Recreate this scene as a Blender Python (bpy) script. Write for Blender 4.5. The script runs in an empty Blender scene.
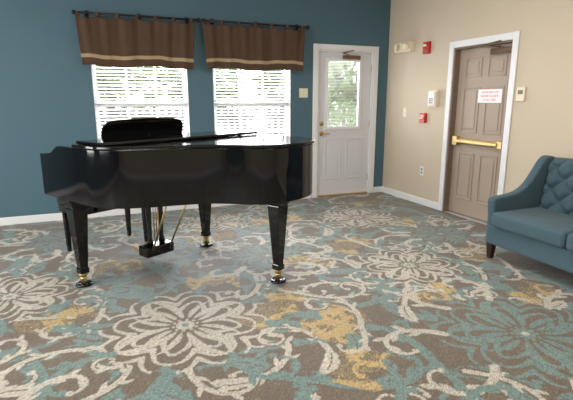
import bpy, bmesh, math, random
import numpy as np
from mathutils import Vector, Matrix
random.seed(7)
scene=bpy.context.scene
try:
    scene.view_settings.view_transform='Standard'
except Exception: pass

# ------------------------------------------------------------ materials
def lin(c):
    c=c/255.0
    return c/12.92 if c<=0.04045 else ((c+0.055)/1.055)**2.4
def rgb(r,g,b): return (lin(r),lin(g),lin(b),1.0)
def mat(name,col,rough=0.6,metal=0.0,noise=0.0,nscale=20,bump=0.0,bscale=200,coat=0.0,sheen=0.0,spec=0.5):
    m=bpy.data.materials.new(name); m.use_nodes=True
    nt=m.node_tree; b=nt.nodes['Principled BSDF']
    b.inputs['Base Color'].default_value=col
    b.inputs['Roughness'].default_value=rough
    b.inputs['Metallic'].default_value=metal
    b.inputs['Specular IOR Level'].default_value=spec
    if coat: b.inputs['Coat Weight'].default_value=coat; b.inputs['Coat Roughness'].default_value=0.03
    if sheen: b.inputs['Sheen Weight'].default_value=sheen
    tc=nt.nodes.new('ShaderNodeTexCoord')
    if noise:
        n=nt.nodes.new('ShaderNodeTexNoise'); n.inputs['Scale'].default_value=nscale; n.inputs['Detail'].default_value=4
        r=nt.nodes.new('ShaderNodeMapRange'); r.inputs['To Min'].default_value=1-noise; r.inputs['To Max'].default_value=1+noise
        mx=nt.nodes.new('ShaderNodeVectorMath'); mx.operation='SCALE'; mx.inputs[0].default_value=col[:3]
        nt.links.new(tc.outputs['Object'],n.inputs['Vector']); nt.links.new(n.outputs['Fac'],r.inputs['Value'])
        nt.links.new(r.outputs['Result'],mx.inputs['Scale']); nt.links.new(mx.outputs['Vector'],b.inputs['Base Color'])
    if bump:
        n=nt.nodes.new('ShaderNodeTexNoise'); n.inputs['Scale'].default_value=bscale; n.inputs['Detail'].default_value=3
        bp=nt.nodes.new('ShaderNodeBump'); bp.inputs['Strength'].default_value=bump; bp.inputs['Distance'].default_value=0.003
        nt.links.new(tc.outputs['Object'],n.inputs['Vector']); nt.links.new(n.outputs['Fac'],bp.inputs['Height']); nt.links.new(bp.outputs['Normal'],b.inputs['Normal'])
    return m
M_teal=mat('paint_teal',rgb(74,104,118),0.7,noise=0.03,nscale=3,bump=0.15,bscale=150)
M_beige=mat('paint_beige',rgb(198,184,163),0.7,noise=0.02,nscale=3,bump=0.15,bscale=150)
M_ceil=mat('paint_ceiling',rgb(225,222,215),0.9,bump=0.2,bscale=80)
M_white=mat('paint_white_trim',rgb(228,228,230),0.4)
M_door=mat('paint_white_door',rgb(214,214,220),0.4)
M_taupe=mat('paint_taupe_door',rgb(166,149,134),0.5,noise=0.02)
M_jamb=mat('paint_taupe_jamb',rgb(124,105,90),0.5)
M_blind=mat('blind_slat',rgb(238,239,240),0.5)
M_black=mat('piano_black_lacquer',(0.004,0.004,0.0045,1),0.07,spec=0.5)
M_ivory=mat('key_ivory',rgb(235,230,215),0.25)
M_ebony=mat('key_ebony',(0.01,0.01,0.01,1),0.3)
M_brass=mat('brass',rgb(195,160,95),0.28,metal=1.0)
M_brassd=mat('brass_satin',rgb(215,190,135),0.38,metal=1.0)
M_gold=mat('piano_iron_plate',rgb(170,130,60),0.35,metal=0.8)
M_felt=mat('leather_black',(0.012,0.012,0.012,1),0.45,bump=0.3)
M_rod=mat('rod_black_iron',rgb(35,28,26),0.4,metal=0.4)
M_curt=mat('curtain_brown',rgb(76,54,37),0.85,noise=0.12,nscale=40,bump=0.4,bscale=400,sheen=0.05)
M_curtb=mat('curtain_band_beige',rgb(160,138,108),0.8,noise=0.06,nscale=60)
M_sofa=mat('sofa_teal_fabric',rgb(62,87,98),0.9,noise=0.08,nscale=60,bump=0.5,bscale=500,sheen=0.10)
M_leg=mat('dark_walnut',rgb(45,28,20),0.35,noise=0.2,nscale=30)
M_red=mat('alarm_red',rgb(190,40,30),0.4)
M_plast=mat('plastic_offwhite',rgb(226,214,190),0.45)
M_plastd=mat('plastic_dark',rgb(120,112,100),0.5)  # darker plastic of grilles, keys, sockets and displays
M_lens=mat('lamp_lens',rgb(240,230,190),0.15)
M_paper=mat('paper_white',rgb(248,242,244),0.7)
M_ink=mat('ink_red',rgb(205,90,110),0.7)
M_steel=mat('closer_bronze',rgb(120,100,80),0.35,metal=0.7)
M_leaf=mat('leaf_green',rgb(140,166,108),0.7,noise=0.5,nscale=6)
M_bark=mat('bark',rgb(110,96,82),0.9,noise=0.3)
M_fence=mat('fence_wood',rgb(112,104,100),0.8,noise=0.2)
M_ground=mat('ground_concrete',rgb(190,188,180),0.9,noise=0.1)
def glassmat():
    m=bpy.data.materials.new('window_glass'); m.use_nodes=True; nt=m.node_tree
    for n in list(nt.nodes):
        if n.type!='OUTPUT_MATERIAL': nt.nodes.remove(n)
    o=[n for n in nt.nodes if n.type=='OUTPUT_MATERIAL'][0]
    t=nt.nodes.new('ShaderNodeBsdfTransparent'); g=nt.nodes.new('ShaderNodeBsdfGlossy'); g.inputs['Roughness'].default_value=0.02
    mx=nt.nodes.new('ShaderNodeMixShader'); mx.inputs[0].default_value=0.05
    nt.links.new(t.outputs[0],mx.inputs[1]); nt.links.new(g.outputs[0],mx.inputs[2]); nt.links.new(mx.outputs[0],o.inputs[0])
    return m
M_glass=glassmat()

# ------------------------------------------------------------ helpers
def empty(name,loc=(0,0,0),rz=0):
    e=bpy.data.objects.new(name,None); scene.collection.objects.link(e); e.location=loc; e.rotation_euler=(0,0,rz); e.empty_display_size=0.1
    return e
def mesh(name,verts,faces,mats,parent=None,mi=None,smooth=False,bevel=0,seg=2,loc=(0,0,0),rot=(0,0,0)):
    me=bpy.data.meshes.new(name); me.from_pydata([tuple(v) for v in verts],[],[tuple(f) for f in faces]); 
    if not isinstance(mats,(list,tuple)): mats=[mats]
    for m in mats: me.materials.append(m)
    bm=bmesh.new(); bm.from_mesh(me); 
    if mi is not None:
        bm.faces.ensure_lookup_table()
        for i,f in enumerate(bm.faces): f.material_index=mi[i]
    bmesh.ops.recalc_face_normals(bm,faces=bm.faces); 
    for f in bm.faces: f.smooth=smooth
    bm.to_mesh(me); bm.free()
    o=bpy.data.objects.new(name,me); scene.collection.objects.link(o); o.location=loc; o.rotation_euler=rot
    if parent: o.parent=parent
    if bevel:
        b=o.modifiers.new('bevel','BEVEL'); b.width=bevel; b.segments=seg; b.limit_method='ANGLE'; b.angle_limit=math.radians(35)
    return o
BF=[(0,1,3,2),(4,6,7,5),(0,4,5,1),(2,3,7,6),(0,2,6,4),(1,5,7,3)]
def boxv(x0,x1,y0,y1,z0,z1): return [(x,y,z) for x in (x0,x1) for y in (y0,y1) for z in (z0,z1)]
def boxes(name,lst,mats,parent=None,mi=None,**k):
    v=[];f=[];m=[]
    for i,b in enumerate(lst):
        n=len(v); v+=boxv(*b); f+=[tuple(a+n for a in q) for q in BF]; m+=[mi[i] if mi else 0]*6
    return mesh(name,v,f,mats,parent,mi=m,**k)
def prism(name,pts,z0,z1,m,parent=None,**k):
    n=len(pts); v=[(p[0],p[1],z0) for p in pts]+[(p[0],p[1],z1) for p in pts]
    f=[tuple(range(n))[::-1],tuple(range(n,2*n))]+[(i,(i+1)%n,(i+1)%n+n,i+n) for i in range(n)]
    return mesh(name,v,f,m,parent,**k)
def lathe(name,prof,m,parent=None,n=24,axis='z',loc=(0,0,0),rot=(0,0,0),sq=False,smooth=True,bevel=0):
    v=[];f=[]
    if sq: n=4
    for r,z in prof:
        for i in range(n):
            a=2*math.pi*i/n+(math.pi/4 if sq else 0); R=r*(math.sqrt(2) if sq else 1)
            v.append((R*math.cos(a),R*math.sin(a),z))
    k=len(prof)
    for j in range(k-1):
        for i in range(n):
            f.append((j*n+i,j*n+(i+1)%n,(j+1)*n+(i+1)%n,(j+1)*n+i))
    f.append(tuple(range(n))[::-1]); f.append(tuple((k-1)*n+i for i in range(n)))
    return mesh(name,v,f,m,parent,smooth=smooth and not sq,loc=loc,rot=rot,bevel=bevel)
def rod(name,a,b,r,m,parent=None,n=16,r2=None):
    a=Vector(a);b=Vector(b);d=b-a;L=d.length
    q=d.to_track_quat('Z','Y').to_euler()
    return lathe(name,[(r,0),(r2 if r2 else r,L)],m,parent,n=n,loc=a,rot=q)
def catmull(pts,n=8):
    out=[]
    P=[Vector(p) for p in pts]
    for i in range(len(P)-1):
        p0=P[i-1] if i>0 else P[i]*2-P[i+1]; p1=P[i];p2=P[i+1]; p3=P[i+2] if i+2<len(P) else P[i+1]*2-P[i]
        for j in range(n):
            t=j/n
            out.append(0.5*((2*p1)+(-p0+p2)*t+(2*p0-5*p1+4*p2-p3)*t*t+(-p0+3*p1-3*p2+p3)*t**3))
    out.append(P[-1]); return out

BY=5.88; RX=4.03; H=2.95; T=0.14
LX=-4.0; FY=-2.2
# ------------------------------------------------------------ carpet / floor
def build_floor():
    g=0.0072
    nx=int((RX-LX)/g)+1; ny=int((BY-FY)/g)+1
    X0=LX;Y0=FY
    idx=np.zeros((ny,nx),np.int8)
    rnd=random.Random(11)
    def disc(x,y,r,c):
        if r<0.003: return
        i0=int((x-r-X0)/g);i1=int((x+r-X0)/g)+2;j0=int((y-r-Y0)/g);j1=int((y+r-Y0)/g)+2
        i0=max(i0,0);j0=max(j0,0);i1=min(i1,nx);j1=min(j1,ny)
        if i0>=i1 or j0>=j1: return
        yy=(np.arange(j0,j1)*g+Y0-y)[:,None];xx=(np.arange(i0,i1)*g+X0-x)[None,:]
        m=(xx*xx+yy*yy)<=r*r
        idx[j0:j1,i0:i1][m]=c
    def stroke(x,y,a,L,k0,k1,wf,c,leaf=None,end=0):
        n=max(6,int(L/0.010)); ds=L/n
        for i in range(n+1):
            t=i/n
            disc(x,y,wf(t),c)
            if leaf and i%leaf[0]==leaf[0]//2 and 0.06<t<0.82:
                s=1 if (i//leaf[0])%2 else -1
                stroke(x,y,a+s*0.8,leaf[1]*(1-0.5*t),-s*1,-s*9,lambda u:leaf[2]*(math.sin(math.pi*min(1,u**0.8))*0.95+0.05),leaf[3])
            a+=(k0+(k1-k0)*t*t)*ds
            x+=math.cos(a)*ds;y+=math.sin(a)*ds
        if end: disc(x,y,end,c)
    def leafshape(x,y,a,L,w,k,c):
        stroke(x,y,a,L,k,k*2,lambda t:w*math.sin(math.pi*min(1,0.06+t**0.75*0.94)),c)
    def acanthus(x,y,a,L,w,k,c,n=5,vein=True):
        ds=L/n; px,py,pa=x,y,a
        for i in range(n):
            t=(i+0.5)/n; l=L*0.42*math.sin(math.pi*(0.15+0.8*t))*(1-0.3*t)
            for s in (1,-1): leafshape(px,py,pa+s*0.8,l,w*0.30,-s*4,c)
            pa+=k*ds;px+=math.cos(pa)*ds;py+=math.sin(pa)*ds
        leafshape(x,y,a,L*1.12,w*0.34,k,c)
        if vein: stroke(x,y,a,L*0.75,k,k,lambda t:0.0052,0)
    def rosette(cx,cy,R,c,c2,rot=0):
        N=16
        for i in range(N):
            a=rot+2*math.pi*i/N; l=R*(0.95 if i%2==0 else 0.62)
            s=1 if i%4<2 else -1
            bx,by=cx+0.17*R*math.cos(a),cy+0.17*R*math.sin(a)
            leafshape(bx,by,a,l*0.8,R*(0.048 if i%2==0 else .038),s*1.3/R,c)
            if i%2==0:
                for q,(tt,LL) in enumerate(((.38,.30),(.55,.32),(.72,.26))):
                    px,py=cx+tt*l*math.cos(a),cy+tt*l*math.sin(a)
                    for s2 in (1,-1): stroke(px,py,a+s2*0.55,R*LL,s2*1/R,s2*10/R,lambda t:R*0.026*(1-0.7*t)+0.004,c,end=R*0.024)
        disc(cx,cy,R*0.14,0);disc(cx,cy,R*0.10,c)
        for i in range(10):
            a=rot+2*math.pi*i/10; disc(cx+0.125*R*math.cos(a),cy+0.125*R*math.sin(a),R*0.02,c)
        disc(cx,cy,R*0.04,c2)
        for i in range(8):
            a=rot+2*math.pi*(i+.5)/8; s=1 if i%2 else -1
            px,py=cx+0.80*R*math.cos(a),cy+0.80*R*math.sin(a)
            stroke(px,py,a+s*.5,R*1.1,-s*1.5/R,-s*9/R,lambda t:.019*(1-t)**.7+.008,c2,leaf=(9,R*.24,R*.035,c2),end=.022)
    def points(n,dmin):
        pts=[];tries=0
        while len(pts)<n and tries<14000:
            tries+=1
            p=(rnd.uniform(LX,RX),rnd.uniform(FY,BY))
            if all((p[0]-q[0])**2+(p[1]-q[1])**2>dmin**2 for q in pts): pts.append(p)
        return pts
    for p in points(330,.37):
        a=rnd.uniform(0,6.28);s=rnd.choice((-1,1))
        stroke(p[0],p[1],a,rnd.uniform(.8,1.1),s*1.5,s*15,lambda t:0.024*(1-t)**0.7+0.010,1,leaf=(11,0.17,0.024,1),end=0.032)
        if rnd.random()<.6: acanthus(p[0],p[1],a+3.0,rnd.uniform(.26,.38),0.095,-s*2.5,1)
        else: stroke(p[0],p[1],a+3.14,.6,s*1.5,-s*17,lambda t:0.022*(1-t)**0.7+0.009,1,leaf=(10,0.14,0.02,1),end=0.026)
    for p in points(300,.40):
        fld=math.sin(p[0]*1.9+.7)+math.sin(p[1]*2.3-1.1+p[0])
        if fld+rnd.uniform(-1,1)>.9: continue
        a=rnd.uniform(0,6.28);s=rnd.choice((-1,1))
        L1=rnd.uniform(.7,.95)
        stroke(p[0],p[1],a,L1,s*1.8,s*18,lambda t:0.024*(1-t)+0.018,0)
        stroke(p[0],p[1],a,L1,s*1.8,s*18,lambda t:0.014*(1-t)**0.6+0.007,2,leaf=(9,0.115,0.016,2),end=0.022)
        r=rnd.random()
        if r<.4: acanthus(p[0],p[1],a+3.0,rnd.uniform(.2,.3),0.08,-s*3,2)
        elif r<.75: stroke(p[0],p[1],a+3.14,.5,s*1.5,-s*22,lambda t:0.013*(1-t)**0.6+0.007,2,leaf=(8,0.09,0.014,2),end=0.02)
    ros=[(.41,2.70,.60,2),(2.40,3.05,.50,2),(-.70,3.62,.52,2),(2.85,4.65,.55,2),(2.32,1.80,.62,1),(1.35,3.75,.45,1),(-.75,1.9,.5,1),(3.3,3.7,.42,1),
         (1.2,5.1,.45,2),(-.4,5.0,.45,1),(-1.9,2.7,.5,2),(-2.4,4.3,.5,1),(1.1,1.2,.5,2),(3.4,.9,.5,2),(-.6,.2,.5,2),(1.6,-.4,.5,1),(-2.2,.8,.5,1),(3.0,-1.2,.5,2),(.3,-1.4,.5,2),(-3.1,-.9,.5,2),(-3.3,5.3,.45,2)]
    for i,(x,y,R,c) in enumerate(ros):
        yy=(np.arange(ny)*g+Y0-y)[:,None];xx=(np.arange(nx)*g+X0-x)[None,:]
        dd=np.sqrt(xx*xx+yy*yy); idx[dd<R*0.82]=0
        rosette(x,y,R,c,3-c,0.2*i)
    gx=(np.arange(nx)*g+X0)[None,:];gy=(np.arange(ny)*g+Y0)[:,None]
    gold=np.zeros((ny,nx),bool)
    gl=[(1.05,2.75,.5,.13,.6),(1.30,2.35,.34,.16,.6),(1.6,3.5,.45,.12,-.5),(2.2,3.75,.4,.14,.6),(.05,4.0,.34,.12,0),(2.2,2.5,.3,.1,.4),(-.35,3.1,.38,.11,.3),(1.2,1.9,.3,.12,.8),
        (3.1,4.3,.4,.13,-.4),(1.9,4.9,.5,.12,.1),(3.2,3.1,.4,.1,.6),(.5,1.7,.3,.1,0.2),(-1.2,2.7,.4,.12,.5),(2.9,2.2,.3,.12,.5),(1.0,4.5,.4,.1,.2),(3.4,5.3,.4,.1,.1),(-1.4,4.9,.4,.12,0.3),(.75,3.35,.35,.1,-.3)]
    for _ in range(16): gl.append((rnd.uniform(LX,RX),rnd.uniform(FY,1.2),rnd.uniform(.25,.5),.12,rnd.uniform(-.6,.6)))
    for (x,y,a,b,r) in gl:
        u=(gx-x)*math.cos(r)+(gy-y)*math.sin(r);v=-(gx-x)*math.sin(r)+(gy-y)*math.cos(r)
        wob=.035*np.sin(u*38+x)+.03*np.sin(u*17+y*3)
        gold|=(np.abs(u+.5*wob)<a*0.66)&(np.abs(v+wob)<b*1.0)
    rs=np.random.RandomState(3)
    pal=np.array([[92,80,67],[99,120,116],[172,166,154],[164,141,92]],float)/255
    col=pal[idx]
    gm=gold&(idx==1); col[gm]=pal[3]*1.02
    gm=gold&(idx==0)&(rs.rand(ny,nx)<0.45); col[gm]=pal[3]*.85
    col=col*(1+0.14*(rs.rand(ny,nx,1)-0.5)*2)
    sw=rs.rand(ny,nx)<0.10; col[sw&(idx>0)]=col[sw&(idx>0)]*0.78
    sw=rs.rand(ny,nx)<0.08; col[sw&(idx==0)]=col[sw&(idx==0)]*1.25
    col=np.clip(col,0,1)
    coll=np.where(col<=0.04045,col/12.92,((col+0.055)/1.055)**2.4)
    rgba=np.ones((ny*nx,4),np.float32); rgba[:,:3]=coll.reshape(-1,3)
    xs=np.linspace(LX,RX,nx);ys=np.linspace(FY,BY,ny)
    co=np.zeros((ny,nx,3),np.float32);co[...,0]=xs[None,:];co[...,1]=ys[:,None]
    me=bpy.data.meshes.new('floor')
    nq=(nx-1)*(ny-1)
    a=(np.arange(ny-1)[:,None]*nx+np.arange(nx-1)[None,:]).ravel()
    quads=np.stack([a,a+1,a+1+nx,a+nx],1).astype(np.int32)
    me.vertices.add(nx*ny);me.vertices.foreach_set('co',co.ravel())
    me.loops.add(nq*4);me.loops.foreach_set('vertex_index',quads.ravel())
    me.polygons.add(nq);me.polygons.foreach_set('loop_start',(np.arange(nq)*4).astype(np.int32))
    try: me.polygons.foreach_set('loop_total',np.full(nq,4,np.int32))
    except Exception: pass
    me.update(calc_edges=True)
    at=me.color_attributes.new('carpet','FLOAT_COLOR','POINT'); at.data.foreach_set('color',rgba.ravel())
    m=bpy.data.materials.new('carpet_damask');m.use_nodes=True;nt=m.node_tree;b=nt.nodes['Principled BSDF']
    b.inputs['Roughness'].default_value=.62; b.inputs['Specular IOR Level'].default_value=0.4; b.inputs['Sheen Weight'].default_value=0.2
    at=nt.nodes.new('ShaderNodeAttribute');at.attribute_name='carpet'
    tc=nt.nodes.new('ShaderNodeTexCoord')
    n=nt.nodes.new('ShaderNodeTexNoise');n.inputs['Scale'].default_value=130;n.inputs['Detail'].default_value=3
    n2=nt.nodes.new('ShaderNodeTexNoise');n2.inputs['Scale'].default_value=1.5
    r=nt.nodes.new('ShaderNodeMapRange');r.inputs['From Min'].default_value=.3;r.inputs['From Max'].default_value=.7;r.inputs['To Min'].default_value=.82;r.inputs['To Max'].default_value=1.18
    r2=nt.nodes.new('ShaderNodeMapRange');r2.inputs['From Min'].default_value=.3;r2.inputs['From Max'].default_value=.7;r2.inputs['To Min'].default_value=.9;r2.inputs['To Max'].default_value=1.1
    mm=nt.nodes.new('ShaderNodeMath');mm.operation='MULTIPLY'
    sc=nt.nodes.new('ShaderNodeVectorMath');sc.operation='SCALE'
    bp=nt.nodes.new('ShaderNodeBump');bp.inputs['Strength'].default_value=.4;bp.inputs['Distance'].default_value=.003
    L=nt.links.new
    L(tc.outputs['Object'],n.inputs['Vector']);L(tc.outputs['Object'],n2.inputs['Vector']);L(n.outputs['Fac'],r.inputs['Value']);L(n2.outputs['Fac'],r2.inputs['Value'])
    L(r.outputs[0],mm.inputs[0]);L(r2.outputs[0],mm.inputs[1]);L(mm.outputs[0],sc.inputs['Scale']);L(at.outputs['Color'],sc.inputs[0]);L(sc.outputs['Vector'],b.inputs['Base Color'])
    L(n.outputs['Fac'],bp.inputs['Height']);L(bp.outputs['Normal'],b.inputs['Normal'])
    me.materials.append(m)
    o=bpy.data.objects.new('floor',me);scene.collection.objects.link(o)
build_floor()

# ------------------------------------------------------------ room shell
W=[(-0.02,1.08),(1.40,2.47)]; WZ0,WZ1=0.60,2.12
D1=(2.88,3.78,2.08)
def wallsegs(lo,hi,ops,z1):
    out=[];c=lo
    for a,b,z0,zt in sorted(ops):
        out.append((c,a,0,z1))
        if z0>0: out.append((a,b,0,z0))
        out.append((a,b,zt,z1)); c=b
    out.append((c,hi,0,z1)); return out
seg=wallsegs(LX-T,RX+T,[(W[0][0],W[0][1],WZ0,WZ1),(W[1][0],W[1][1],WZ0,WZ1),(D1[0],D1[1],0,D1[2])],H)
boxes('wall_back',[(a,b,BY,BY+T,c,d) for a,b,c,d in seg],M_teal)
D2=(3.66,4.51,2.01)
seg=wallsegs(FY,BY,[(D2[0],D2[1],0,D2[2])],H)
boxes('wall_right',[(RX,RX+T,a,b,c,d) for a,b,c,d in seg],M_beige)
LW=[(0.3,2.0),(2.8,4.5)]
seg=wallsegs(FY,BY,[(a,b,0.6,2.3) for a,b in LW],H)
boxes('wall_left',[(LX-T,LX,a,b,c,d) for a,b,c,d in seg],M_teal)
boxes('wall_front',[(LX-T,RX+T,FY-T,FY,0,H)],M_beige)
boxes('ceiling',[(LX-T,RX+T,FY-T,BY+T,H,H+.1)],M_ceil)
boxes('trim_subfloor',[(LX-T,RX+T,FY-T,BY+T,-.12,-.004)],M_ground)
bh=.09
boxes('baseboard_back',[(LX,2.80,BY-.016,BY,0,bh),(3.86,RX,BY-.016,BY,0,bh)],M_white,bevel=.004)
boxes('baseboard_right',[(RX-.016,RX,4.59,BY-.016,0,bh),(RX-.016,RX,FY,3.58,0,bh)],M_white,bevel=.004)
boxes('baseboard_left',[(LX,LX+.016,FY,BY-.016,0,bh)],M_white,bevel=.004)
boxes('baseboard_front',[(LX+.016,RX-.016,FY,FY+.016,0,bh)],M_white,bevel=.004)

def window_back(i,x0,x1):
    e=empty('window_%d'%i,(0,0,0))
    y0=BY+.05;y1=BY+.11
    z0,z1=WZ0,WZ1;zm=(z0+z1)/2;f=.045
    fr=[(x0,x0+f,y0,y1,z0,z1),(x1-f,x1,y0,y1,z0,z1),(x0+f,x1-f,y0,y1,z0,z0+f),(x0+f,x1-f,y0,y1,z1-f,z1),(x0+f,x1-f,y0,y1,zm-.03,zm+.03)]
    boxes('frame',fr,M_white,e,bevel=.004)
    mt=[]
    for k in (1,2):
        x=x0+f+(x1-x0-2*f)*k/3; mt+=[(x-.011,x+.011,y0+.02,y0+.04,z0+f,zm-.03),(x-.011,x+.011,y0+.02,y0+.04,zm+.03,z1-f)]
    for (a,b) in ((z0+f,zm-.03),(zm+.03,z1-f)):
        z=(a+b)/2
        for k in range(3):
            xa=x0+f+(x1-x0-2*f)*k/3+(.011 if k else 0); xb=x0+f+(x1-x0-2*f)*(k+1)/3-(.011 if k<2 else 0)
            mt.append((xa,xb,y0+.02,y0+.04,z-.011,z+.011))
    boxes('muntins',mt,M_white,e)
    mesh('glass',[(x0+f,y0+.03,z0+f),(x1-f,y0+.03,z0+f),(x1-f,y0+.03,z1-f),(x0+f,y0+.03,z1-f)],[(0,1,2,3)],M_glass,e)
    boxes('liner',[(x0,x0+.008,BY-.004,y0,z0,z1),(x1-.008,x1,BY-.004,y0,z0,z1)],M_white,e)
    boxes('sill',[(x0-.05,x1+.05,BY-.06,y0,z0-.03,z0)],M_white,e,bevel=.006)
    b=empty('window_blind',(0,0,0))
    v=[];fc=[];sp=.040;n=int((z1-.06-(z0+.05))/sp);yc=BY+.022
    w=.024;th=math.radians(20)
    for k in range(n):
        z=z0+.05+k*sp
        for sx in (0,1):
            x=x0+.014 if sx==0 else x1-.014
            for (dy,dz) in ((-w,0),(0,.003),(w,0),(w,-.002),(0,.001),(-w,-.002)):
                v.append((x,yc+dy*math.cos(th)-dz*math.sin(th),z+dy*math.sin(th)+dz))
        o=k*12
        for j in range(6): fc.append((o+j,o+(j+1)%6,o+6+(j+1)%6,o+6+j))
        fc.append(tuple(o+j for j in range(6)));fc.append(tuple(o+6+j for j in range(6))[::-1])
    mesh('slats',v,fc,M_blind,b)
    boxes('headrail',[(x0+.01,x1-.01,BY+.001,BY+.045,z1-.05,z1-.002)],M_blind,b,bevel=.003)
    boxes('bottomrail',[(x0+.014,x1-.014,BY+.005,BY+.04,z0+.012,z0+.03)],M_blind,b,bevel=.003)
    boxes('ladder_tapes',[(x-.002,x+.002,yc-.027,yc-.025,z0+.03,z1-.05) for x in (x0+.14,(x0+x1)/2,x1-.14)],M_blind,b)
window_back(1,*W[0]);window_back(2,*W[1])
for i,(a,b) in enumerate(LW):  # unseen left windows, added for side light and a highlight on the piano
    e=empty('window_%d'%(i+3)); f=.05;x0=LX-.11;x1=LX-.04
    zz=(0.6,2.3);zm=1.45
    boxes('frame',[(x0,x1,a,a+f,*zz),(x0,x1,b-f,b,*zz),(x0,x1,a+f,b-f,zz[0],zz[0]+f),(x0,x1,a+f,b-f,zz[1]-f,zz[1]),(x0,x1,a+f,b-f,zm-.03,zm+.03),(x0,x1,(a+b)/2-.02,(a+b)/2+.02,zz[0]+f,zm-.03),(x0,x1,(a+b)/2-.02,(a+b)/2+.02,zm+.03,zz[1]-f)],M_white,e,bevel=.004)
    mesh('glass',[(x0+.03,a+f,.65),(x0+.03,b-f,.65),(x0+.03,b-f,2.25),(x0+.03,a+f,2.25)],[(0,1,2,3)],M_glass,e)

# ------------------------------------------------------------ curtains
def curtain(xa,xb,xr0,xr1,seed):
    e=empty('curtain_valance')
    rr=random.Random(seed)
    zt,zb=2.31,1.78; nx=160;nz=26
    v=[];f=[];mi=[]
    ph=[rr.uniform(0,6.28) for _ in range(4)]
    for j in range(nz+1):
        t=j/nz
        for i in range(nx+1):
            s=i/nx
            pinch=0.035*(t**1.0)
            x=xa+pinch+(xb-xa-2*pinch)*s
            yy=BY-.108-.004*t
            pl=abs(math.sin(s*math.pi*6+ph[0]*.1))**3
            fold=math.sin(s*2*math.pi*4+ph[0])*.008*(0.5+t*.6)-.022*pl*(1-.55*t)+math.sin(s*2*math.pi*13+ph[1])*.004*(1.1-t)+math.sin(s*2*math.pi*2+ph[2])*.008*t
            z=zt-(zt-zb)*t+ (0.012*math.sin(s*2*math.pi*1.6+ph[3])+.004*math.sin(s*2*math.pi*5+ph[1]))*t
            z-=0.020*(1-t)**3*abs(math.sin(s*math.pi*6))
            v.append((x,yy+fold*.9,z))
    for j in range(nz):
        for i in range(nx):
            a=j*(nx+1)+i;f.append((a,a+1,a+nx+2,a+nx+1)); mi.append(1 if j in (20,21) else 0)
    o=mesh('cloth',v,f,[M_curt,M_curtb],e,mi=mi,smooth=True)
    s=o.modifiers.new('s','SOLIDIFY');s.thickness=.004
    for k in range(7):
        x=xa+.03+(xb-xa-.06)*k/6
        vv=[];ff=[];n=14
        for q in range(n+1):
            a=-math.pi*0.5+2*math.pi*q/n
            for dx in (-.022,.022): vv.append((x+dx,BY-.085+.019*math.cos(a),2.34+.026*math.sin(a)-.006))
        for q in range(n): ff.append((2*q,2*q+1,2*q+3,2*q+2))
        o=mesh('tab_%d'%(k+1),vv,ff,M_curt,e,smooth=True); s=o.modifiers.new('s','SOLIDIFY');s.thickness=.003
    r=empty('curtain_rod')
    rod('pole',(xr0,BY-.085,2.345),(xr1,BY-.085,2.345),.012,M_rod,r)
    for k,x in enumerate((xr0,xr1)):
        d=-1 if k==0 else 1
        lathe('finial_%d'%(k+1),[(.006,0),(.016,.006),(.012,.012),(.022,.024),(.026,.036),(.022,.048),(.008,.058),(.002,.062)],M_rod,r,loc=(x,BY-.085,2.345),rot=(0,d*math.pi/2,0))
    for k,x in enumerate((xr0+.09,(xr0+xr1)/2,xr1-.09)):
        rod('bracket_%d'%(k+1),(x,BY,2.345),(x,BY-.1,2.345),.008,M_rod,r)
        boxes('plate_%d'%(k+1),[(x-.02,x+.02,BY-.006,BY,2.305,2.385)],M_rod,r)
curtain(-.14,1.17,-.11,1.19,1);curtain(1.27,2.63,1.32,2.65,5)

# ------------------------------------------------------------ exit door (back wall)
x0,x1,zt=D1
boxes('trim_1',[(x0-.075,x0,BY-.018,BY,0,zt+.075),(x1,x1+.075,BY-.018,BY,0,zt+.075),(x0,x1,BY-.018,BY,zt,zt+.075)],M_white,bevel=.005)
d=empty('door_1'); ys=BY+.03; yt=.045
boxes('jamb',[(x0,x0+.02,BY,BY+T,0,zt),(x1-.02,x1,BY,BY+T,0,zt),(x0+.02,x1-.02,BY,BY+T,zt-.02,zt)],M_white,d)
boxes('threshold',[(x0+.02,x1-.02,BY-.01,BY+T,0,.02)],M_brassd,d)
a,b=x0+.024,x1-.024
cx=(a+b)/2
lz0,lz1=1.00,1.96
lx0,lx1=cx-.30,cx+.25
boxes('slab',[(a,lx0,ys,ys+yt,.022,zt-.024),(lx1,b,ys,ys+yt,.022,zt-.024),(lx0,lx1,ys,ys+yt,.022,lz0),(lx0,lx1,ys,ys+yt,lz1,zt-.024)],M_door,d)
def ring(name,x0,x1,z0,z1,w,y0,y1,m,p,bevel=.006):
    return boxes(name,[(x0,x0+w,y0,y1,z0,z1),(x1-w,x1,y0,y1,z0,z1),(x0+w,x1-w,y0,y1,z0,z0+w),(x0+w,x1-w,y0,y1,z1-w,z1)],m,p,bevel=bevel)
ring('lite_frame',lx0-.02,lx1+.02,lz0-.02,lz1+.02,.045,ys-.016,ys,M_white,d)
mesh('glass',[(lx0,ys+.012,lz0),(lx1,ys+.012,lz0),(lx1,ys+.012,lz1),(lx0,ys+.012,lz1)],[(0,1,2,3)],M_glass,d)
g=[]
nb=46
for k in range(nb):
    z=lz0+.01+(lz1-lz0-.02)*(k+.5)/nb; g.append((lx0,lx1,ys+.018,ys+.032,z-.0028,z+.0028))
boxes('internal_mini_blind',g,M_blind,d)
for k,(p,q) in enumerate(((a+.11,cx-.04),(cx+.04,b-.11))):
    ring('panel_moulding_%d'%(k+1),p,q,.25,.86,.025,ys-.008,ys,M_door,d,bevel=.004)
    boxes('panel_%d'%(k+1),[(p+.05,q-.05,ys-.006,ys,.30,.81)],M_door,d,bevel=.005)
lathe('rosette',[(.032,0),(.032,.008),(.02,.014)],M_brass,d,loc=(a+.06,ys,.93),rot=(math.pi/2,0,0))
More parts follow.
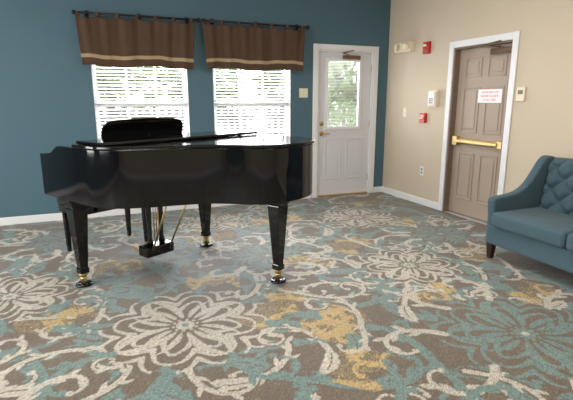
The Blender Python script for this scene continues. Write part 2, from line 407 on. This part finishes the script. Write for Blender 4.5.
rod('spindle',(a+.06,ys,.93),(a+.06,ys-.055,.93),.009,M_brass,d)
rod('lever',(a+.05,ys-.055,.93),(a+.17,ys-.055,.925),.010,M_brass,d,r2=.007)
lathe('deadbolt',[(.03,0),(.03,.01),(.022,.018)],M_brass,d,loc=(a+.06,ys,1.07),rot=(math.pi/2,0,0))
boxes('closer_body',[(cx-.05,cx+.22,ys-.05,ys-.002,zt-.115,zt-.06)],M_steel,d,bevel=.006)
rod('closer_arm_1',(cx+.02,ys-.055,zt-.055),(cx-.14,ys-.18,zt-.045),.008,M_steel,d)
rod('closer_arm_2',(cx-.14,ys-.18,zt-.045),(cx+.1,BY-.02,zt+.005),.008,M_steel,d)
for k,z in enumerate((.25,1.05,1.85)): rod('hinge_%d'%(k+1),(b+.006,ys-.008,z-.05),(b+.006,ys-.008,z+.05),.007,M_brass,d)

# ------------------------------------------------------------ taupe door (right wall)
y0,y1,zt=D2
boxes('trim_2',[(RX-.018,RX,y0-.075,y0,0,zt+.075),(RX-.018,RX,y1,y1+.075,0,zt+.075),(RX-.018,RX,y0,y1,zt,zt+.075)],M_white,bevel=.005)
d=empty('door_2'); xs=RX+.075
boxes('jamb',[(RX,RX+T,y0,y0+.02,0,zt),(RX,RX+T,y1-.02,y1,0,zt),(RX,RX+T,y0+.02,y1-.02,zt-.02,zt)],M_jamb,d)
a,b=y0+.023,y1-.023
boxes('slab',[(xs,xs+.045,a,b,.012,zt-.023)],M_taupe,d)
boxes('backing',[(RX+T+.001,RX+T+.02,y0-.1,y1+.1,0,zt+.1)],M_jamb,d)
cy=(a+b)/2
def ringx(name,y0,y1,z0,z1,w,x0,x1,m,p,bevel=.004):
    return boxes(name,[(x0,x1,y0,y0+w,z0,z1),(x0,x1,y1-w,y1,z0,z1),(x0,x1,y0+w,y1-w,z0,z0+w),(x0,x1,y0+w,y1-w,z1-w,z1)],m,p,bevel=bevel)
k=0
for (p,q) in ((a+.1,cy-.045),(cy+.045,b-.1)):
    for (z0,z1) in ((.2,.78),(1.02,1.55),(1.66,1.88)):
        k+=1
        ringx('panel_moulding_%d'%k,p,q,z0,z1,.02,xs-.009,xs,M_taupe,d)
        boxes('panel_%d'%k,[(xs-.007,xs,p+.045,q-.045,z0+.045,z1-.045)],M_taupe,d,bevel=.005)
boxes('panic_housing_latch',[(xs-.055,xs,b-.10,b-.02,.86,.97)],M_brassd,d,bevel=.008)
boxes('panic_housing_hinge',[(xs-.055,xs,a+.02,a+.09,.87,.96)],M_brassd,d,bevel=.008)
boxes('panic_rail',[(xs-.04,xs,a+.09,b-.10,.885,.945)],M_brass,d,bevel=.006)
boxes('panic_push_bar',[(xs-.07,xs-.045,a+.08,b-.09,.895,.935)],M_brassd,d,bevel=.008)
boxes('closer_body',[(xs-.055,xs,a+.03,a+.30,zt-.12,zt-.06)],M_steel,d,bevel=.006)
rod('closer_arm_1',(xs-.06,a+.15,zt-.05),(xs-.2,a+.36,zt-.04),.008,M_steel,d)
rod('closer_arm_2',(xs-.2,a+.36,zt-.04),(RX-.02,a+.12,zt+.005),.008,M_steel,d)
s=empty('paper_sign')
sx=xs-.0135
boxes('sheet',[(sx,sx+.002,3.80,4.14,1.37,1.52)],M_paper,s)
for k,(t,sz) in enumerate((('PLEASE KEEP THIS',.030),('DOOR CLOSED',.036),('AT ALL TIMES',.030))):
    cu=bpy.data.curves.new('lettering_%d'%(k+1),'FONT');cu.body=t;cu.size=sz;cu.align_x='CENTER';cu.align_y='CENTER';cu.extrude=.0003
    cu.materials.append(M_ink)
    o=bpy.data.objects.new('lettering_%d'%(k+1),cu);scene.collection.objects.link(o);o.parent=s
    o.location=(sx-.0008,3.97,1.487-.042*k);o.rotation_euler=(math.pi/2,0,-math.pi/2)

# ------------------------------------------------------------ wall devices
def wbox(name,yc,zc,w,h,dp,m,extra=None,bevel=.004):
    e=empty(name); boxes('body',[(RX-dp,RX,yc-w/2,yc+w/2,zc-h/2,zc+h/2)],m,e,bevel=bevel)
    if extra: extra(e)
    return e
def em(e):
    for k,dy in enumerate((-.10,.10)):
        lathe('lamp_head_%d'%(k+1),[(.02,0),(.045,.015),(.05,.045),(.046,.05)],M_plast,e,loc=(RX-.07,5.45+dy,2.11),rot=(0,-math.pi/2-.1,0.25*(-1 if k else 1)))
        lathe('lens_%d'%(k+1),[(.043,0),(.03,.008),(.005,.012)],M_lens,e,loc=(RX-.12,5.45+dy,2.115),rot=(0,-math.pi/2-.1,0.25*(-1 if k else 1)))
wbox('emergency_light',5.45,2.11,.34,.13,.07,M_plast,em)
def fs(e):
    boxes('strobe_lens',[(RX-.065,RX-.04,5.0-.025,5.0+.025,2.075,2.105)],M_lens,e,bevel=.006)
    boxes('horn_grille',[(RX-.043,RX-.04,5.0-.04,5.0+.04,1.99+i*.012,1.995+i*.012) for i in range(5)],M_plastd,e)
wbox('fire_alarm_strobe',5.0,2.06,.115,.15,.04,M_red,fs)
def kp(e):
    boxes('cover',[(RX-.075,RX-.06,4.79-.06,4.79+.06,1.34,1.50)],M_white,e,bevel=.004)
    boxes('keys',[(RX-.079,RX-.075,4.79-.035+.026*i,4.79-.017+.026*i,1.36+.025*j,1.375+.025*j) for i in range(3) for j in range(3)],M_plastd,e)
wbox('alarm_keypad',4.79,1.42,.15,.20,.06,M_plast,kp)
def ps(e):
    boxes('handle',[(RX-.06,RX-.045,4.985-.035,4.985+.035,1.16,1.175)],M_white,e,bevel=.003)
    boxes('label',[(RX-.047,RX-.045,4.985-.03,4.985+.03,1.19,1.205)],M_white,e)
wbox('fire_alarm_pull_station',4.985,1.17,.11,.125,.045,M_red,ps)
def ou(yc,zc):
    def f(e):
        for k,dz in enumerate((-.022,.022)): boxes('socket_%d'%(k+1),[(RX-.009,RX-.006,yc-.016,yc+.016,zc+dz-.014,zc+dz+.014)],M_plastd,e,bevel=.002)
    return f
wbox('wall_outlet',4.965,.46,.075,.12,.006,M_white,ou(4.965,.46),bevel=.002)
def sw(yc,zc):
    def f(e): boxes('toggle',[(RX-.018,RX-.006,yc-.006,yc+.006,zc-.012,zc+.012)],M_white,e,bevel=.002)
    return f
wbox('light_switch',5.41,1.23,.075,.12,.006,M_plast,sw(5.41,1.23),bevel=.002)
def th(e): boxes('display',[(RX-.028,RX-.026,3.46,3.52,1.46,1.50)],M_plastd,e)
wbox('thermostat',3.49,1.46,.10,.14,.026,M_plast,th)
e=empty('light_switch')
boxes('body',[(2.60,2.73,BY-.007,BY,1.435,1.56)],M_plast,e,bevel=.002)
boxes('toggle',[(x-.006,x+.006,BY-.018,BY-.007,1.485,1.51) for x in (2.64,2.69)],M_white,e,bevel=.002)

# ------------------------------------------------------------ piano
PL=(.347,3.957,0);PR=math.radians(-60.8)
P=empty('grand_piano',PL,PR)
ctl=[(-.27,-.73),(0,-.73),(.30,-.73),(.46,-.72),(.62,-.64),(.74,-.50),(.84,-.34),(.94,-.20),(1.06,-.10),(1.19,-.03),(1.295,.06),(1.355,.20),(1.365,.38),(1.32,.55),(1.21,.67),(1.06,.725),(.90,.73),(.4,.73),(-.27,.73)]
path=catmull(ctl,6)
ZB,ZT=.70,1.085
DZ=ZT-1.005
def ztop(x):
    if x>.02: return ZT
    if x>-.12: t=(x-.02)/-.14; return ZT-.06*(t*t*(3-2*t))
    t=(x+.12)/-.17; return ZT-.06-.015*t
dense=[]
for i in range(len(path)-1):
    a,b=path[i],path[i+1];n=max(1,int((b-a).length/.03))
    for j in range(n): dense.append(a.lerp(b,j/n))
dense.append(path[-1]);path=dense
v=[];f=[];th_=.04
n=len(path)
inner=[]
for i,p in enumerate(path):
    t=(path[min(i+1,n-1)]-path[max(i-1,0)]).normalized(); nrm=Vector((-t.y,t.x))
    q=p+nrm*th_; inner.append(q)
    zt_=ztop(p.x)
    v+=[(p.x,p.y,ZB),(p.x,p.y,zt_),(q.x,q.y,zt_),(q.x,q.y,ZB)]
for i in range(n-1):
    a=i*4;b=a+4
    for j in range(4): f.append((a+j,a+(j+1)%4,b+(j+1)%4,b+j))
f.append((0,1,2,3));f.append(((n-1)*4+3,(n-1)*4+2,(n-1)*4+1,(n-1)*4))
o=mesh('rim',v,f,M_black,P,smooth=True,bevel=.006,seg=3)
for pl_ in o.data.polygons:
    pl_.use_smooth=abs(pl_.normal.z)<.5
o.modifiers['bevel'].harden_normals=True
ins=[(q.x,q.y) for q in inner]
prism('bottom_board',[(max(x,-.25),y) for x,y in ins],ZB+.01,ZB+.04,M_black,P)
pl=[(x,y) for x,y in ins if x>.06]
prism('iron_plate',pl,.90+DZ,.915+DZ,M_gold,P)
lidpts=[]
for i,p in enumerate(path):
    t=(path[min(i+1,n-1)]-path[max(i-1,0)]).normalized(); nrm=Vector((-t.y,t.x)); q=p-nrm*.012
    if q.x>.26: lidpts.append((q.x,q.y))
lidpts=[(.25,lidpts[0][1])]+lidpts+[(.25,lidpts[-1][1])]
prism('lid',lidpts,ZT+.003,ZT+.025,M_black,P,bevel=.006,seg=3)
fl=[(.27,-.72),(.46,-.72),(.56,-.68),(.60,-.62),(.60,.735),(.27,.735)]
prism('lid_front_flap',fl,ZT+.029,ZT+.049,M_black,P,bevel=.006,seg=3)
rod('lid_hinge',(.265,-.70,ZT+.028),(.265,.72,ZT+.028),.005,M_brass,P)
boxes('keybed',[(-.26,.06,-.69,.69,.665+DZ*.6,.735+DZ)],M_black,P,bevel=.004)
boxes('keyslip',[(-.268,-.258,-.69,.69,.70+DZ,.765+DZ)],M_black,P,bevel=.003)
boxes('key_blocks',[(-.25,-.03,-.69,-.62,.735+DZ,.79+DZ),(-.25,-.03,.62,.69,.735+DZ,.79+DZ)],M_black,P,bevel=.004)
kw=1.235/52
boxes('white_keys',[(-.25,-.04,-.6175+i*kw+.0005,-.6175+(i+1)*kw-.0005,.74+DZ,.77+DZ) for i in range(52)],M_ivory,P)
bk=[]
for i in range(51):
    if i%7 in (0,2,3,5,6): 
        y=.6175-(i+1)*kw; bk.append((-.20,-.04,y-.0055,y+.0055,.77+DZ,.782+DZ))
boxes('black_keys',bk,M_ebony,P,bevel=.001)
boxes('fallboard',[(-.04,-.015,-.69,.69,.74+DZ,.93+DZ)],M_black,P,bevel=.006)
boxes('pinblock_cover',[(-.015,.06,-.69,.69,.90+DZ,.925+DZ)],M_black,P,bevel=.003)
sv=[]
for k in range(44):
    y=-.62+k*.0285; sv.append((.08,.25,y,y+.0015,.925+DZ,.928+DZ))
boxes('strings',sv,M_brassd,P)
md=catmull([(-.37,0),(-.38,.09),(-.355,.155),(-.28,.178),(-.14,.185),(0,.19),(.14,.185),(.28,.178),(.355,.155),(.38,.09),(.37,0)],5)
nn=len(md)
v=[];lean=math.radians(16)
for sgn in (0,.016):
    for p in md:
        v.append((.03+p.y*math.sin(lean)+sgn*math.cos(lean),p.x-.03,1.0+DZ+p.y*math.cos(lean)-sgn*math.sin(lean)))
f=[tuple(range(nn)),tuple(range(nn,2*nn))[::-1]]+[(i,(i+1)%nn,(i+1)%nn+nn,i+nn) for i in range(nn)]
mesh('music_desk',v,f,M_black,P,bevel=.003)
boxes('music_desk_shelf',[(-.02,.24,-.60,.60,.965+DZ,.985+DZ)],M_black,P,bevel=.004)
boxes('music_desk_ledge',[(.01,.06,-.38,.38,.985+DZ,1.0+DZ)],M_black,P,bevel=.004)
boxes('music_desk_slides',[(-.02,.24,-.69,-.60,.93+DZ,.975+DZ),(-.02,.24,.60,.69,.93+DZ,.975+DZ)],M_black,P,bevel=.004)
rod('music_desk_prop',(.17,-.03,.985+DZ),(.075,-.03,1.10+DZ),.004,M_black,P)
def leg(k,x,y):
    lathe('leg_%d'%k,[(.064,ZB),(.064,.635),(.053,.62),(.058,.61),(.056,.585),(.034,.20),(.030,.145),(.036,.135),(.036,.10)],M_black,P,sq=True,loc=(x,y,0),bevel=.006)
    boxes('leg_top_%d'%k,[(x-.085,x+.085,y-.085,y+.085,ZB-.03,ZB+.009)],M_black,P,bevel=.01)
    lathe('ferrule_%d'%k,[(.030,.10),(.033,.095),(.026,.08),(.022,.062)],M_brassd,P,loc=(x,y,0))
    lathe('caster_%d'%k,[(.026,-.011),(.03,-.006),(.03,.006),(.026,.011)],M_brassd,P,loc=(x,y,.042),rot=(math.pi/2,0,.5))
    lathe('caster_fork_%d'%k,[(.024,.045),(.024,.066),(.012,.07)],M_brassd,P,loc=(x,y,0))
    lathe('caster_cup_%d'%k,[(.062,0.001),(.064,.012),(.050,.022),(.046,.014),(.01,.012)],M_black,P,loc=(x,y,0))
leg(1,0,-.625);leg(2,0,.625);leg(3,1.13,.37)
ly=.05
boxes('lyre_box',[(-.07,.07,ly-.14,ly+.14,.075,.165)],M_black,P,bevel=.012)
boxes('lyre_top',[(-.05,.05,ly-.13,ly+.13,ZB-.05,ZB+.005)],M_black,P,bevel=.01)
for k,s in enumerate((-1,1)):
    lathe('lyre_post_%d'%(k+1),[(.026,.16),(.026,.20),(.018,.23),(.022,.40),(.028,.58),(.028,ZB-.045)],M_black,P,n=20,loc=(0,ly+s*.06,0))
for k,s in enumerate((-1,0,1)):
    o=boxes('pedal_%d'%(k+1),[(-.20,-.06,ly+s*.07-.018,ly+s*.07+.018,.085,.10)],M_brass,P,bevel=.005)
    lathe('pedal_toe_%d'%(k+1),[(.026,.083),(.028,.092),(.026,.101)],M_brass,P,loc=(-.20,ly+s*.07,0))
    rod('pedal_rod_%d'%(k+1),(.02,ly+s*.025,.16),(.02,ly+s*.025,ZB-.04),.004,M_brass,P)
for k,s in enumerate((-1,1)):
    rod('lyre_brace_%d'%(k+1),(.06,ly+s*.09,.11),(.40,ly+s*.11,ZB+.015),.008,M_brassd,P)
Bn=empty('piano_bench',PL,PR)
boxes('seat_cushion',[(-.92,-.54,-.36,.40,.47,.53)],M_felt,Bn,bevel=.02,seg=3)
boxes('seat_frame',[(-.91,-.55,-.35,.39,.40,.47)],M_black,Bn,bevel=.006)
for k,(x,y) in enumerate(((-.885,-.30),(-.885,.34),(-.58,-.30),(-.58,.34))):
    lathe('leg_%d'%(k+1),[(.015,0),(.017,.05),(.024,.40)],M_black,Bn,sq=True,loc=(x,y,0),bevel=.003)

# ------------------------------------------------------------ sofa (loveseat)
S=empty('tufted_loveseat',(-.045,0,0))
sy0,sy1=1.42,2.98
boxes('seat_base',[(3.21,3.86,sy0+.02,sy1-.02,.14,.31)],M_sofa,S,bevel=.015,seg=3)
def softbox(name,b,m,parent,bev=.04):
    return boxes(name,[b],m,parent,bevel=bev,seg=5,smooth=True)
ym=(sy0+sy1)/2
softbox('seat_cushion_1',(3.17,3.74,ym+.004,sy1-.085,.31,.445),M_sofa,S,.035)
softbox('seat_cushion_2',(3.17,3.74,sy0+.085,ym-.004,.31,.445),M_sofa,S,.035)
ny_,nz_=140,50;v=[];f=[]
ZBK=.91
TS=.10
def tuft(y,z):
    u=(y-sy0)/TS; w=(z-.42)/.095
    a=(u+w);b=(u-w)
    d1=abs(math.sin(math.pi*a/2));d2=abs(math.sin(math.pi*b/2))
    return .055*min(1,(d1*d2)**0.45*1.1)
for j in range(nz_+1):
    t=j/nz_; z=.42+(ZBK-.44)*t
    for i in range(ny_+1):
        y=sy0+.06+(sy1-sy0-.12)*i/ny_
        edge=min(1,min(i,ny_-i)/5)*min(1,(nz_-j)/5)
        zz=z+.02*math.sin(math.pi*i/ny_)*t
        v.append((3.765+.09*t+ (1-edge)**2*.03 - tuft(y,z)*edge,y,zz))
N1=len(v)
for i in range(ny_+1):
    y=sy0+.06+(sy1-sy0-.12)*i/ny_; v.append((3.94,y,ZBK-.025+.02*math.sin(math.pi*i/ny_)))
for i in range(ny_+1):
    y=sy0+.06+(sy1-sy0-.12)*i/ny_; v.append((3.88,y,.20))
for i in range(ny_+1):
    y=sy0+.06+(sy1-sy0-.12)*i/ny_; v.append((3.765,y,.20))
R=ny_+1
for j in range(nz_):
    for i in range(ny_): a=j*R+i; f.append((a,a+1,a+R+1,a+R))
rows=[nz_*R,N1,N1+R,N1+2*R,0]
for q in range(4):
    for i in range(ny_): f.append((rows[q]+i,rows[q]+i+1,rows[q+1]+i+1,rows[q+1]+i))
f.append(tuple([j*R for j in range(nz_+1)]+[N1,N1+R,N1+2*R]));f.append(tuple([j*R+ny_ for j in range(nz_+1)]+[N1+ny_,N1+R+ny_,N1+2*R+ny_])[::-1])
mesh('tufted_back',v,f,M_sofa,S,smooth=True)
kk=0
for kz in range(1,5):
    for uu in range(0,17):
        if (uu+kz)%2==0:
            y=sy0+TS*uu;z=.42+.095*kz
            if sy0+.1<y<sy1-.1:
                kk+=1;t=(z-.42)/(ZBK-.44)
                lathe('button_%d'%kk,[(.014,0),(.013,.006),(.005,.010)],M_sofa,S,n=12,loc=(3.765+.09*t-.002,y,z),rot=(0,-math.pi/2,0))
ap=[(3.22,.14),(3.215,.40)]+[(p.x,p.y) for p in catmull([(3.20,.49),(3.205,.545),(3.25,.565),(3.38,.575),(3.50,.60),(3.60,.66),(3.69,.77),(3.76,.865),(3.83,.905),(3.93,.885)],5)]+[(3.93,.6),(3.88,.14)]
for k,(ya,yb) in enumerate(((sy1-.085,sy1),(sy0,sy0+.085))):
    nn=len(ap); v=[(p[0],ya,p[1]) for p in ap]+[(p[0],yb,p[1]) for p in ap]
    f=[tuple(range(nn)),tuple(range(nn,2*nn))[::-1]]+[(i,(i+1)%nn,(i+1)%nn+nn,i+nn) for i in range(nn)]
    mesh('arm_%d'%(k+1),v,f,M_sofa,S,smooth=True,bevel=.018,seg=4)
for k,(x,y,dx) in enumerate(((3.25,sy1-.05,-.02),(3.25,sy0+.05,-.02),(3.84,sy1-.05,.03),(3.84,sy0+.05,.03))):
    o=lathe('leg_%d'%(k+1),[(.021,0),(.032,.145)],M_leg,S,sq=True,loc=(x,y,0),bevel=.003)

# ------------------------------------------------------------ outside
boxes('ground_patio',[(-8,12,BY+T+.02,20,-.2,-.1)],M_ground)
def blob(name,c,r,sz,m,parent,seed,qs=1.0):
    rr=random.Random(seed)
    bm=bmesh.new(); 
    for k in range(sz):
        a=rr.uniform(0,6.28);b=rr.uniform(-1,1);d=r*rr.uniform(.55,1.0)
        p=Vector((math.cos(a)*math.sqrt(1-b*b),math.sin(a)*math.sqrt(1-b*b),b))*d
        q=rr.uniform(.06,.16)*r/0.8*qs
        m0=Matrix.Translation(p)@Matrix.Rotation(rr.uniform(0,6.28),4,Vector((rr.random(),rr.random(),rr.random())).normalized())
        vs=[bm.verts.new(m0@Vector(t)) for t in ((-q,0,0),(0,-q*.45,.1*q),(q,0,0),(0,q*.45,.1*q))]
        bm.faces.new(vs)
    me=bpy.data.meshes.new(name);bm.to_mesh(me);bm.free();me.materials.append(m)
    o=bpy.data.objects.new(name,me);scene.collection.objects.link(o);o.location=c;o.parent=parent
for k,(x,y,h,r) in enumerate(((.3,11.5,2.9,1.3),(2.6,12.5,2.4,1.2),(5.3,12,2.6,1.5),(7.5,12.5,2.4,1.4))):
    t=empty('tree',(x,y,-.1)); lathe('trunk',[(.16,0),(.11,1.2),(.07,h)],M_bark,t,n=12)
    blob('crown',(0,0,h),r,700,M_leaf,t,k+3); blob('crown_low',(.5,.2,h-1.0),r*.7,300,M_leaf,t,k+13)
for k,(x,y,r) in enumerate(((4.6,8.3,.62),(5.6,8.2,.66),(3.7,8.35,.5))):
    t=empty('shrub',(x,y,-.1)); lathe('stem',[(.05,0),(.03,.6)],M_bark,t,n=10)
    blob('leaves',(0,0,.72),r,900,M_leaf,t,k+31,.7); blob('leaves_top',(.1,0,1.15),r*.6,350,M_leaf,t,k+41,.8)
fe=empty('fence')
lst=[(-6+.14*i,-5.91+.14*i,9.3,9.33,-.1,1.25) for i in range(120)]
boxes('pickets',lst,M_fence,fe);boxes('rails',[(-6,10.8,9.33,9.37,.2,.29),(-6,10.8,9.33,9.37,1.0,1.09)],M_fence,fe)

# ------------------------------------------------------------ lights
def area(name,loc,rot,sx,sy,e,col):
    l=bpy.data.lights.new(name,'AREA');l.shape='RECTANGLE';l.size=sx;l.size_y=sy;l.energy=e;l.color=col
    o=bpy.data.objects.new(name,l);scene.collection.objects.link(o);o.location=loc;o.rotation_euler=rot;return o
for k,(x,y) in enumerate(((-1.6,3.2),(1.8,3.2),(-1.6,.3),(1.8,.3))):
    fx=empty('ceiling_fill_fixture',(x,y,H)); boxes('housing',[(-.62,.62,-.32,.32,-.03,0)],M_white,fx,bevel=.005)  # unseen fixtures, added to hold the lamps that give the main fill
    area('ceiling_fill_lamp',(x,y,H-.035),(0,0,0),1.2,.6,43,(1,.95,.88))
for k,(a,b) in enumerate(LW):
    area('daylight_fill',(LX-.2,(a+b)/2,1.45),(0,-math.pi/2,0),1.6,1.6,115,(1,.98,.95))  # added side lamps imitating daylight through the unseen left windows
for k,(a,b) in enumerate(W):
    area('daylight_fill',((a+b)/2,BY+.35,1.5),(-math.pi/2,0,0),1.1,1.5,70,(.98,.98,1))
area('daylight_fill',((lx0+lx1)/2,BY+.35,1.5),(-math.pi/2,0,0),.55,.95,35,(.98,.98,1))
w=bpy.data.worlds.new('World');scene.world=w;w.use_nodes=True
bg=w.node_tree.nodes['Background'];bg.inputs[0].default_value=(.95,.98,1,1);bg.inputs[1].default_value=3.0

# ------------------------------------------------------------ camera
cd=bpy.data.cameras.new('camera');cd.sensor_width=36;cd.sensor_fit='HORIZONTAL';cd.lens=454/573*36
cam=bpy.data.objects.new('camera',cd);scene.collection.objects.link(cam);cam.location=(0,0,1.4)
cam.rotation_euler=(math.radians(90-12.4),0,math.radians(-22.3));scene.camera=cam
